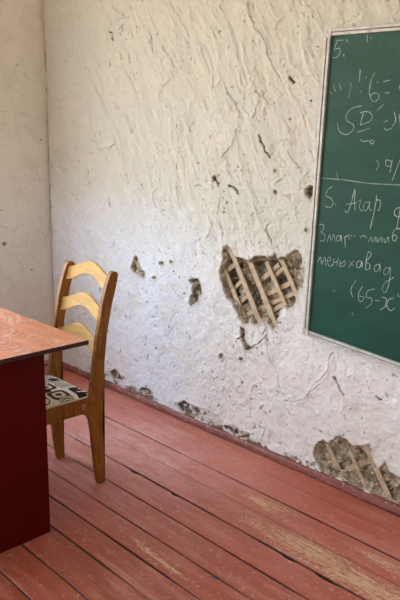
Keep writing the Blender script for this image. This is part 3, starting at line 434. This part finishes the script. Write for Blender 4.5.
me = relief('wall_left', LY, 0.0, 0.0, UZ, 0.006, lambda U, Z, h: np.stack([h, U, Z], -1), [], DATA['left_cracks'], DATA['left_pits'], 0.30, 41, False, 0.4)
q = []
def wallrect(y0, y1, z0, z1, x=0.0): q.append(((x, y0, z0), (x, y1, z0), (x, y1, z1), (x, y0, z1)))
T = -0.35
wallrect(LY, 0, UZ, RZ); wallrect(WIN[0][1], LY, 0, RZ)
for (a, b) in WIN:
    wallrect(a, b, 0, WZ[0]); wallrect(a, b, WZ[1], RZ)
    wallrect(a, b, 0, WZ[0], T); wallrect(a, b, WZ[1], RZ, T)
    q += [((T, a, WZ[0]), (0, a, WZ[0]), (0, b, WZ[0]), (T, b, WZ[0])), ((T, a, WZ[1]), (0, a, WZ[1]), (0, b, WZ[1]), (T, b, WZ[1])),
          ((T, a, WZ[0]), (0, a, WZ[0]), (0, a, WZ[1]), (T, a, WZ[1])), ((T, b, WZ[0]), (0, b, WZ[0]), (0, b, WZ[1]), (T, b, WZ[1]))]
wallrect(WIN[1][1], WIN[0][0], 0, RZ); wallrect(RY, WIN[1][0], 0, RZ)
wallrect(WIN[1][1], WIN[0][0], 0, RZ, T); wallrect(RY, WIN[1][0], 0, RZ, T); wallrect(WIN[0][1], 0.3, 0, RZ, T)
flat_faces(me, q)
wall_left = link('wall_left', me, PLASTER_L, None, 'structure')
box('wall_right', (RX, RY - 0.35, 0), (RX + 0.2, 0.3, RZ), PLASTER, None, 'structure', 0)
q = []
def frontrect(x0, x1, z0, z1, y): q.append(((x0, y, z0), (x1, y, z0), (x1, y, z1), (x0, y, z1)))
for yy in (RY, RY - 0.35):
    frontrect(T, FILL_WIN[0][0], 0, RZ, yy); frontrect(FILL_WIN[0][1], FILL_WIN[1][0], 0, RZ, yy); frontrect(FILL_WIN[1][1], RX + 0.2, 0, RZ, yy)
    for (a, b) in FILL_WIN: frontrect(a, b, 0, WZ[0], yy); frontrect(a, b, WZ[1], RZ, yy)
for (a, b) in FILL_WIN:
    y0, y1 = RY - 0.35, RY
    for z in WZ: q.append(((a, y0, z), (b, y0, z), (b, y1, z), (a, y1, z)))
    for x in (a, b): q.append(((x, y0, WZ[0]), (x, y1, WZ[0]), (x, y1, WZ[1]), (x, y0, WZ[1])))
me = bpy.data.meshes.new('wall_front'); flat_faces(me, q); link('wall_front', me, PLASTER, None, 'structure')
box('ceiling', (T, RY - 0.35, RZ), (RX + 0.2, 0.3, RZ + 0.2), CEIL, None, 'structure', 0)

# floor: tongueless boards with open seams, running along the back wall
seams = [-0.022, -0.1515, -0.2990, -0.4349, -0.5846, -0.7244, -0.8640, -0.9897, -1.1117, -1.2606, -1.3995]
while seams[-1] > RY: seams.append(seams[-1] - 0.138)
gaps = [0.002, 0.0018, 0.0042, 0.0020, 0.0050, 0.0036, 0.0030, 0.0038, 0.0030, 0.0030, 0.0034] + [0.003] * 60
rs = np.random.RandomState(5); X = np.arange(0, RX + 0.001, 0.02); nx = len(X)
V = []; Fq = []; pl = []; gp = []; base = 0
def worn_at(x, y):
    w = np.zeros(x.shape)
    for cx, cy, rx, ry, s in ((2.52, -0.50, 0.30, 0.085, 1.0), (2.80, -0.36, 0.30, 0.05, 0.75), (2.20, -0.36, 0.16, 0.05, 0.9), (2.75, -0.52, 0.35, 0.08, 1.0), (2.26, -0.50, 0.2, 0.06, 0.65),
                            (2.22, -0.95, 0.20, 0.012, 1.0), (2.05, -0.93, 0.16, 0.02, 0.6), (1.66, -0.425, 0.07, 0.02, 0.7), (2.05, -0.74, 0.12, 0.02, 0.5), (2.3, -0.76, 0.12, 0.02, 0.55), (1.95, -1.05, 0.2, 0.015, 0.5), (2.6, -0.25, 0.5, 0.012, 0.5)):
        w = np.maximum(w, s * np.exp(-(((x - cx) / rx) ** 2 + ((y - cy) / ry) ** 2)))
    return w
for k in range(len(seams) - 1):
    ya, yb = seams[k], seams[k + 1]; ga, gb = gaps[k] / 2, gaps[k + 1] / 2
    zo = rs.uniform(-0.0015, 0.0015); rv = (0.75, 0.9, 0.8, 0.55, 0.6, 0.4, 0.45, 0.25, 0.1, 0.15, 0.0)[k] if k < 11 else rs.rand()  # front boards darker, wall boards paler: light and shade put into the paint
    ja = ga * (1 + 1.6 * (fbm(X * 5, X * 0 + k * 3.7, 100, 4) - 0.5) * 2); jb = gb * (1 + 1.6 * (fbm(X * 5, X * 0 + k * 3.7 + 3.7, 100, 4) - 0.5) * 2)
    chip = sstep(0.70, 0.78, fbm(X * 9, X * 0 + k * 7.1, 120, 3)) * 0.007; ja = ja + chip * (ga > 0.0024)
    rows = []
    for off, z in ((0, -0.016), (0.0006, -0.003), (0.003, -0.0006), (0.010, 0)): rows.append((ya - ja - off, z, 1.0 if z < -0.01 else (0.75 if z < -0.002 else 0.0)))
    for fr in np.linspace(0.15, 0.85, 5): rows.append((ya + (yb - ya) * fr, 0.0008 * (1 - abs(2 * fr - 1)), 0.0))
    for off, z in ((0.010, 0), (0.003, -0.0006), (0.0006, -0.003), (0, -0.016)): rows.append((yb + jb + off, z, 1.0 if z < -0.01 else (0.75 if z < -0.002 else 0.0)))
    n = len(rows); A = np.zeros((n, nx, 3)); G = np.zeros((n, nx))
    for i, (yy, z, g) in enumerate(rows): A[i, :, 0] = X; A[i, :, 1] = yy; A[i, :, 2] = z + (zo if z > -0.01 else 0); G[i] = g
    A[:, :, 2] += 0.0015 * (fbm(A[:, :, 0] * 2, A[:, :, 1] * 2 + k, 130, 3) - 0.5) * (A[:, :, 2] > -0.01) - 0.001
    V.append(A.reshape(-1, 3)); gp.append(G.ravel()); pl.append(np.full(n * nx, rv))
    idx = base + np.arange(n * nx).reshape(n, nx)
    Fq.append(np.stack([idx[:-1, :-1], idx[1:, :-1], idx[1:, 1:], idx[:-1, 1:]], -1).reshape(-1, 4)); base += n * nx
# dark underfloor below the seams
V.append(np.array([(-0.35, 0.3, -0.017), (RX, 0.3, -0.017), (RX, RY - 0.4, -0.017), (-0.35, RY - 0.4, -0.017), (0, 0, -0.0015), (RX, 0, -0.0015), (RX, -0.022, -0.0015), (0, -0.022, -0.0015)])); gp.append(np.array([1.0] * 4 + [0.0] * 4)); pl.append(np.full(8, 0.5))
Fq.append(np.array([[base + 3, base + 2, base + 1, base], [base + 7, base + 6, base + 5, base + 4]]))
V = np.concatenate(V); Fq = np.concatenate(Fq); gp = np.concatenate(gp); pl = np.concatenate(pl)
me = bpy.data.meshes.new('floor'); me.from_pydata(V.tolist(), [], Fq.tolist()); me.update()
painted_sheen = 0.8 * np.exp(-(((V[:, 0] - 1.35) / 0.60) ** 2 + ((V[:, 1] + 0.42) / 0.30) ** 2))  # soft patch where the floor sheen is painted
for an, av in (('gap', gp), ('plank', pl), ('worn', worn_at(V[:, 0], V[:, 1])), ('dust', painted_sheen)):
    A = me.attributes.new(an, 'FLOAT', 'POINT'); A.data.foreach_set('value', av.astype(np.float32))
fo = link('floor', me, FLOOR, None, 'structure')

# skirting strips: low quarter-round mouldings
def skirting(name, horizontal):
    bm = bmesh.new(); n = 300; prof = [(0.0, 0.030), (0.007, 0.029), (0.014, 0.024), (0.019, 0.015), (0.021, 0.0)]; rows = []
    for i in range(n + 1):
        s = i / n; row = []
        for d, z in prof:
            if horizontal:
                x = s * RX; w = 0.004 * (vnoise(np.array([x * 6.0]), np.array([0.3]), 7)[0] - 0.5)
                row.append(bm.verts.new((x, -d - (w if d > 0.001 else 0), max(0.0, z + (w if z > 0.02 else 0)))))
            else: row.append(bm.verts.new((d, -0.02 + s * (RY + 0.02), z)))
        rows.append(row)
    for a, b in zip(rows[:-1], rows[1:]):
        for j in range(len(prof) - 1): bm.faces.new((a[j], a[j + 1], b[j + 1], b[j]))
    o = finish(name, bm, TRIM, None, 'structure'); return o
skirting('baseboard_back', True); skirting('baseboard_left', False)

# windows in the left wall, and fill windows added in the front wall (outside the frame, they light the room)
for i, (a, b) in enumerate(WIN + FILL_WIN):
    w = bpy.data.objects.new('window_%d' % (i + 1), None); COL.objects.link(w); w['kind'] = 'structure'; w.location = (-0.25, (a + b) / 2, WZ[0])
    if i > 1: w.location = ((a + b) / 2, RY - 0.25, WZ[0]); w.rotation_euler = (0, 0, math.pi / 2)
    hw, hh = (b - a) / 2, WZ[1] - WZ[0]
    bm = bmesh.new(); t = 0.05
    box_bm(bm, (-0.03, -hw, 0), (0.03, -hw + t, hh)); box_bm(bm, (-0.03, hw - t, 0), (0.03, hw, hh))
    box_bm(bm, (-0.03, -hw, 0), (0.03, hw, t)); box_bm(bm, (-0.03, -hw, hh - t), (0.03, hw, hh)); box_bm(bm, (-0.03, -0.03, 0), (0.03, 0.03, hh))
    box_bm(bm, (-0.028, -hw, hh * 0.7), (0.028, hw, hh * 0.7 + 0.04)); finish('window_frame', bm, WINW, w, None, 0.003)
    bm = bmesh.new(); bm.faces.new([bm.verts.new(v) for v in ((0, -hw + t, t), (0, hw - t, t), (0, hw - t, hh - t), (0, -hw + t, hh - t))])
    finish('window_pane', bm, GLASS, w, smooth=False)

# laths showing in the broken plaster
def lath(a, b, w, y, i):
    rnd = random.Random(i); A = Vector((a[0], y, a[1])); B = Vector((b[0], y, b[1])); d = (B - A); L = d.length; d.normalize(); s = d.cross(Vector((0, 1, 0))).normalized()
    bm = bmesh.new(); n = max(4, int(L / 0.02)); rows = []; th = 0.008
    w = w * 0.92
    for k in range(n + 1):
        f = k / n; c = A + d * (L * f) + s * rnd.uniform(-1, 1) * 0.0007; hw = w / 2 * (1 + rnd.uniform(-0.05, 0.05)); e = rnd.uniform(-0.0006, 0.0006)
        rows.append([bm.verts.new(c + s * sx * hw + Vector((0, sy * th / 2 + e, 0))) for sx, sy in ((-1, 1), (-1, -1), (1, -1), (1, 1))])
    for p, q_ in zip(rows[:-1], rows[1:]):
        for j in range(4): bm.faces.new((p[j], p[(j + 1) % 4], q_[(j + 1) % 4], q_[j]))
    bm.faces.new(rows[0]); bm.faces.new(rows[-1][::-1])
    return finish('lath', bm, LATHW, wall_back, None, 0.0012, 2)
for i, (a, b, w, y) in enumerate(DATA['laths']): lath(a, b, w, y, i)

# ------------------------------------------------------------------ chalkboard
BT = thing('chalkboard', 'green chalkboard covered in white chalk handwriting, hung slightly askew on the plaster wall', 'chalkboard', (2.72, -0.02, 0.62))
BL, TL = Vector((2.089, 0, 0.660)), Vector((2.123, 0, 1.918))
BW = 1.25; BR = Vector((BL.x + BW + 0.02, 0, 0.660 - 0.084 * BW)); TR = Vector((TL.x + BW, 0, 1.918 - 0.028 * BW))
def lp(p, y): return Vector((p.x, y, p.z)) - BT.location
def slab(name, quad, y0, y1, m, bev=0.001):
    bm = bmesh.new(); f = [bm.verts.new(lp(v, y0)) for v in quad]; g = [bm.verts.new(lp(v, y1)) for v in quad]
    bm.faces.new(f); bm.faces.new(g[::-1])
    for i in range(4): bm.faces.new((f[i], f[(i + 1) % 4], g[(i + 1) % 4], g[i]))
    return finish(name, bm, m, BT, None, bev)
def inset(q4, t):
    c = sum(q4, Vector()) / 4; out = []
    for i, v in enumerate(q4):
        a = (q4[i - 1] - v).normalized(); b = (q4[(i + 1) % 4] - v).normalized(); out.append(v + (a + b) * t)
    return out
Q = [BL, BR, TR, TL]
slab('backing', inset(Q, 0.008), -0.014, -0.026, CORE); slab('writing_surface', inset(Q, 0.010), -0.0262, -0.030, BOARDM, 0)
Qi = inset(Q, 0.024); Qg = inset(Q, 0.010); Qh = inset(Q, 0.013)
for i in range(4):
    j = (i + 1) % 4
    fr = slab('frame_rail', [Q[i], Q[j], Qg[j], Qg[i]], -0.010, -0.043, ALU, 0.0012); fr['label'] = 'pale worn metal rail'
    slab('frame_rail', [Qg[i], Qg[j], Qh[j], Qh[i]], -0.0262, -0.037, ALUD, 0)['label'] = 'dark groove along the rail'
    slab('frame_rail', [Qh[i], Qh[j], Qi[j], Qi[i]], -0.0262, -0.040, ALU, 0.0012)['label'] = 'inner pale rail'
def corner(p, sx, sz):
    bm = bmesh.new(); c = lp(p, -0.0445)
    box_bm(bm, (min(c.x, c.x + sx * 0.032), c.y, min(c.z, c.z + sz * 0.032)), (max(c.x, c.x + sx * 0.032), c.y + 0.003, max(c.z, c.z + sz * 0.032)))
    o = finish('corner_bracket', bm, ALU, BT, None, 0.001)
    bm = bmesh.new(); bmesh.ops.create_cone(bm, cap_ends=True, segments=12, radius1=0.004, radius2=0.003, depth=0.003, matrix=Matrix.Translation((c.x + sx * 0.012, c.y - 0.0012, c.z + sz * 0.012)) @ Matrix.Rotation(math.pi / 2, 4, 'X'))
    finish('screw', bm, STEEL, o)
corner(BL + Vector((-0.001, 0, -0.001)), 1, 1); corner(BR + Vector((0.001, 0, -0.001)), -1, 1); corner(TR + Vector((0.001, 0, 0.001)), -1, -1); corner(TL + Vector((-0.001, 0, 0.001)), 1, -1)
# small clip on the lower rail
pc = BL + (BR - BL) * 0.19; slab('rail_clip', [pc + Vector(v) for v in ((-0.012, 0, -0.006), (0.02, 0, -0.008), (0.02, 0, 0.012), (-0.012, 0, 0.014))], -0.043, -0.047, ALU)
# chalk strokes: thin ridges of chalk on the board, one part for each written line
rnd = random.Random(3)
for row in DATA['writing']:
    bm = bmesh.new()
    for st in row:
        P = catmull([(a, 0, b) for a, b in st], 5); hw = 0.0016; prev = None
        for i, c in enumerate(P):
            d = (P[min(i + 1, len(P) - 1)] - P[max(i - 1, 0)])
            if d.length < 1e-6: continue
            d.normalize(); s = Vector((-d.z, 0, d.x)); w = hw * rnd.uniform(0.6, 1.15)
            cur = [bm.verts.new(lp(c + s * w, -0.0301)), bm.verts.new(lp(c, -0.0308)), bm.verts.new(lp(c - s * w, -0.0301))]
            if prev:
                bm.faces.new((prev[0], prev[1], cur[1], cur[0])); bm.faces.new((prev[1], prev[2], cur[2], cur[1]))
            prev = cur
    finish('chalk_writing', bm, CHALK, BT, smooth=False)['label'] = 'line of white chalk handwriting'

# ------------------------------------------------------------------ desk
DX, DY = 1.806, -0.972; DW, DD = 1.30, 0.65
desk = thing('desk', 'dark red wooden desk with a scuffed orange-brown lacquered top', 'desk', (DX - DW / 2, DY - DD / 2, 0))
def dbox(name, lo, hi, m, bev=0.0015):
    L = desk.location; return box(name, (lo[0] - L.x, lo[1] - L.y, lo[2]), (hi[0] - L.x, hi[1] - L.y, hi[2]), m, desk, None, bev)
top = dbox('tabletop', (DX - DW, DY - DD, 0.732), (DX, DY, 0.750), TOPM, 0.0025)
top.data.materials.append(EDGEM)
for f in top.data.polygons: f.material_index = 0 if f.normal.z > 0.5 else 1
PX, PY = 1.762, -1.138
dbox('end_panel', (PX - 0.02, -1.60, 0.0), (PX, PY, 0.732), PANELM); dbox('end_panel', (DX - DW + 0.04, -1.60, 0.0), (DX - DW + 0.06, PY, 0.732), PANELM)
dbox('front_panel', (DX - DW + 0.06, -1.585, 0.22), (PX - 0.02, -1.567, 0.732), PANELM)
dbox('apron_rail', (DX - DW + 0.06, -1.27, 0.68), (PX - 0.02, -1.252, 0.732), PANELM)

# ------------------------------------------------------------------ chair
CX0, CX1 = 1.232, 1.578; CT = 0.022
chair = thing('dining_chair', 'wooden ladder-back chair with geometric patterned seat pushed in behind the desk', 'chair', ((CX0 + CX1) / 2, -0.95, 0))
CL = chair.location
def arc(c, r, a0, a1, n=5): return [(c[0] + r * math.cos(math.radians(a0 + (a1 - a0) * i / n)), c[1] + r * math.sin(math.radians(a0 + (a1 - a0) * i / n))) for i in range(n + 1)]
side = [(-0.779, 0.0), (-0.786, 0.03), (-0.797, 0.12), (-0.806, 0.22), (-0.811, 0.275), (-0.818, 0.312), (-0.832, 0.337), (-0.858, 0.349), (-1.03, 0.351), (-1.120, 0.350), (-1.142, 0.342), (-1.153, 0.322), (-1.158, 0.28), (-1.163, 0.0),
        (-1.198, 0.0), (-1.206, 0.25), (-1.210, 0.38), (-1.205, 0.405), (-1.192, 0.416), (-1.00, 0.417), (-0.84, 0.417), (-0.824, 0.420), (-0.814, 0.430), (-0.808, 0.45), (-0.792, 0.55), (-0.770, 0.68), (-0.746, 0.80), (-0.722, 0.88), (-0.704, 0.925), (-0.694, 0.938), (-0.680, 0.942), (-0.666, 0.938), (-0.659, 0.926),
        (-0.672, 0.875), (-0.695, 0.80), (-0.722, 0.68), (-0.738, 0.55), (-0.748, 0.42), (-0.753, 0.33), (-0.753, 0.25), (-0.750, 0.12), (-0.744, 0.0)]
def side_frame(x0):
    bm = bmesh.new(); a = [bm.verts.new((x0 - CL.x, y - CL.y, z)) for y, z in side]; b = [bm.verts.new((x0 + CT - CL.x, y - CL.y, z)) for y, z in side]
    bm.faces.new(a); bm.faces.new(b[::-1]); n = len(side)
    for i in range(n): bm.faces.new((a[i], a[(i + 1) % n], b[(i + 1) % n], b[i]))
    bmesh.ops.triangulate(bm, faces=[f for f in bm.faces if len(f.verts) > 4])
    o = finish('side_frame', bm, FRAMEW, chair, None, 0.003, 3); return o
side_r = side_frame(CX1 - CT); side_l = side_frame(CX0)
def slat(zc, yc, hgt, lean):
    bm = bmesh.new(); n = 28; xa, xb = CX0 + 0.004, CX1 - CT + 0.004; rows = []
    for i in range(n + 1):
        s = i / n; x = xa + (xb - xa) * s; wv = math.sin(math.pi * s) ** 2.1
        z = zc + 0.043 * wv; y = yc + 0.024 * math.sin(math.pi * s); hh = hgt / 2 * (1 - 0.06 * wv)
        row = []
        for (dz, dy) in ((-1, -0.0055), (1, -0.0055), (1, 0.0055), (-1, 0.0055)):
            row.append(bm.verts.new((x - CL.x, y + dy + dz * hh * lean - CL.y, z + dz * hh)))
        rows.append(row)
    for p, q_ in zip(rows[:-1], rows[1:]):
        for j in range(4): bm.faces.new((p[j], p[(j + 1) % 4], q_[(j + 1) % 4], q_[j]))
    bm.faces.new(rows[0]); bm.faces.new(rows[-1][::-1])
    finish('back_slat', bm, SLATW, chair, None, 0.002, 2)
slat(0.890, -0.700, 0.058, 0.30); slat(0.753, -0.735, 0.060, 0.25); slat(0.617, -0.762, 0.060, 0.2)
def cbox(name, lo, hi, m, bev=0.002): return box(name, (lo[0] - CL.x, lo[1] - CL.y, lo[2]), (hi[0] - CL.x, hi[1] - CL.y, hi[2]), m, chair, None, bev)
cbox('seat_rail', (CX0 + CT, -0.790, 0.355), (CX1 - CT, -0.770, 0.405), FRAMEW); cbox('seat_rail', (CX0 + CT, -1.195, 0.355), (CX1 - CT, -1.175, 0.405), FRAMEW)
# padded seat, domed, resting on the rails
bm = bmesh.new(); nx_, ny_ = 20, 24; x0, x1, y0, y1 = CX0 + 0.006, CX1 - 0.004, -1.215, -0.792; grid = []
for i in range(nx_ + 1):
    r = []
    for j in range(ny_ + 1):
        u, v = i / nx_ * 2 - 1, j / ny_ * 2 - 1
        d = max(abs(u) ** 6, abs(v) ** 6); z = 0.4185 + 0.020 * (1 - abs(u) ** 6) ** 0.5 * (1 - abs(v) ** 6) ** 0.5 + 0.004 * (1 - u * u) * (1 - v * v)
        xi = x0 + (x1 - x0) * i / nx_
        if v > 0.94: xi = min(max(xi, CX0 + CT + 0.001), CX1 - CT - 0.001)
        r.append(bm.verts.new((xi - CL.x, y0 + (y1 - y0) * j / ny_ - CL.y, z)))
    grid.append(r)
for i in range(nx_):
    for j in range(ny_): bm.faces.new((grid[i][j], grid[i + 1][j], grid[i + 1][j + 1], grid[i][j + 1]))
ring = [grid[i][0] for i in range(nx_ + 1)] + [grid[nx_][j] for j in range(1, ny_ + 1)] + [grid[i][ny_] for i in range(nx_ - 1, -1, -1)] + [grid[0][j] for j in range(ny_ - 1, 0, -1)]
low = [bm.verts.new((v.co.x * 0.985, v.co.y, 0.4172)) for v in ring]
for i in range(len(ring)): k = (i + 1) % len(ring); bm.faces.new((ring[i], low[i], low[k], ring[k]))
bm.faces.new(low)
seat = finish('seat', bm, FABRIC, chair)
bm = bmesh.new(); px0, px1, py0, py1 = CX0 + 0.004 - CL.x, CX1 - 0.003 - CL.x, -1.206 - CL.y, -0.822 - CL.y
for lo, hi in (((px1 - 0.004, py0, 0.4165), (px1, py1, 0.4225)), ((px0, py0, 0.4165), (px0 + 0.004, py1, 0.4225)), ((px0 + 0.004, py0, 0.4165), (px1 - 0.004, py0 + 0.004, 0.4225))): box_bm(bm, lo, hi)
finish('piping', bm, PIPING, seat, None, 0.001)['label'] = 'pale cord piping'
# bolts
def knob(name, c, axis, r, dep, parent, m):
    bm = bmesh.new(); rot = Matrix.Rotation(math.pi / 2, 4, 'Y' if axis == 'x' else 'X')
    bmesh.ops.create_cone(bm, cap_ends=True, segments=16, radius1=r, radius2=r * 0.75, depth=dep, matrix=Matrix.Translation(Vector(c) - CL) @ rot)
    return finish(name, bm, m, parent, None, 0.0008)
knob('bolt', (CX1 - 0.011, -0.743, 0.400), 'y', 0.007, 0.012, chair, FRAMEW)
for (dy, dz) in ((-0.006, 0.004), (0.006, -0.001), (-0.002, -0.007), (0.003, 0.007)):
    knob('bolt', (CX1 + 0.0005, -0.850 + dy, 0.383 + dz), 'x', 0.0035, 0.003, chair, STEEL)
for z in (0.890, 0.753, 0.617):
    yy = {0.890: -0.690, 0.753: -0.735, 0.617: -0.765}[z]
    knob('bolt', (CX1, yy, z - 0.01), 'x', 0.0025, 0.002, chair, SLATW)
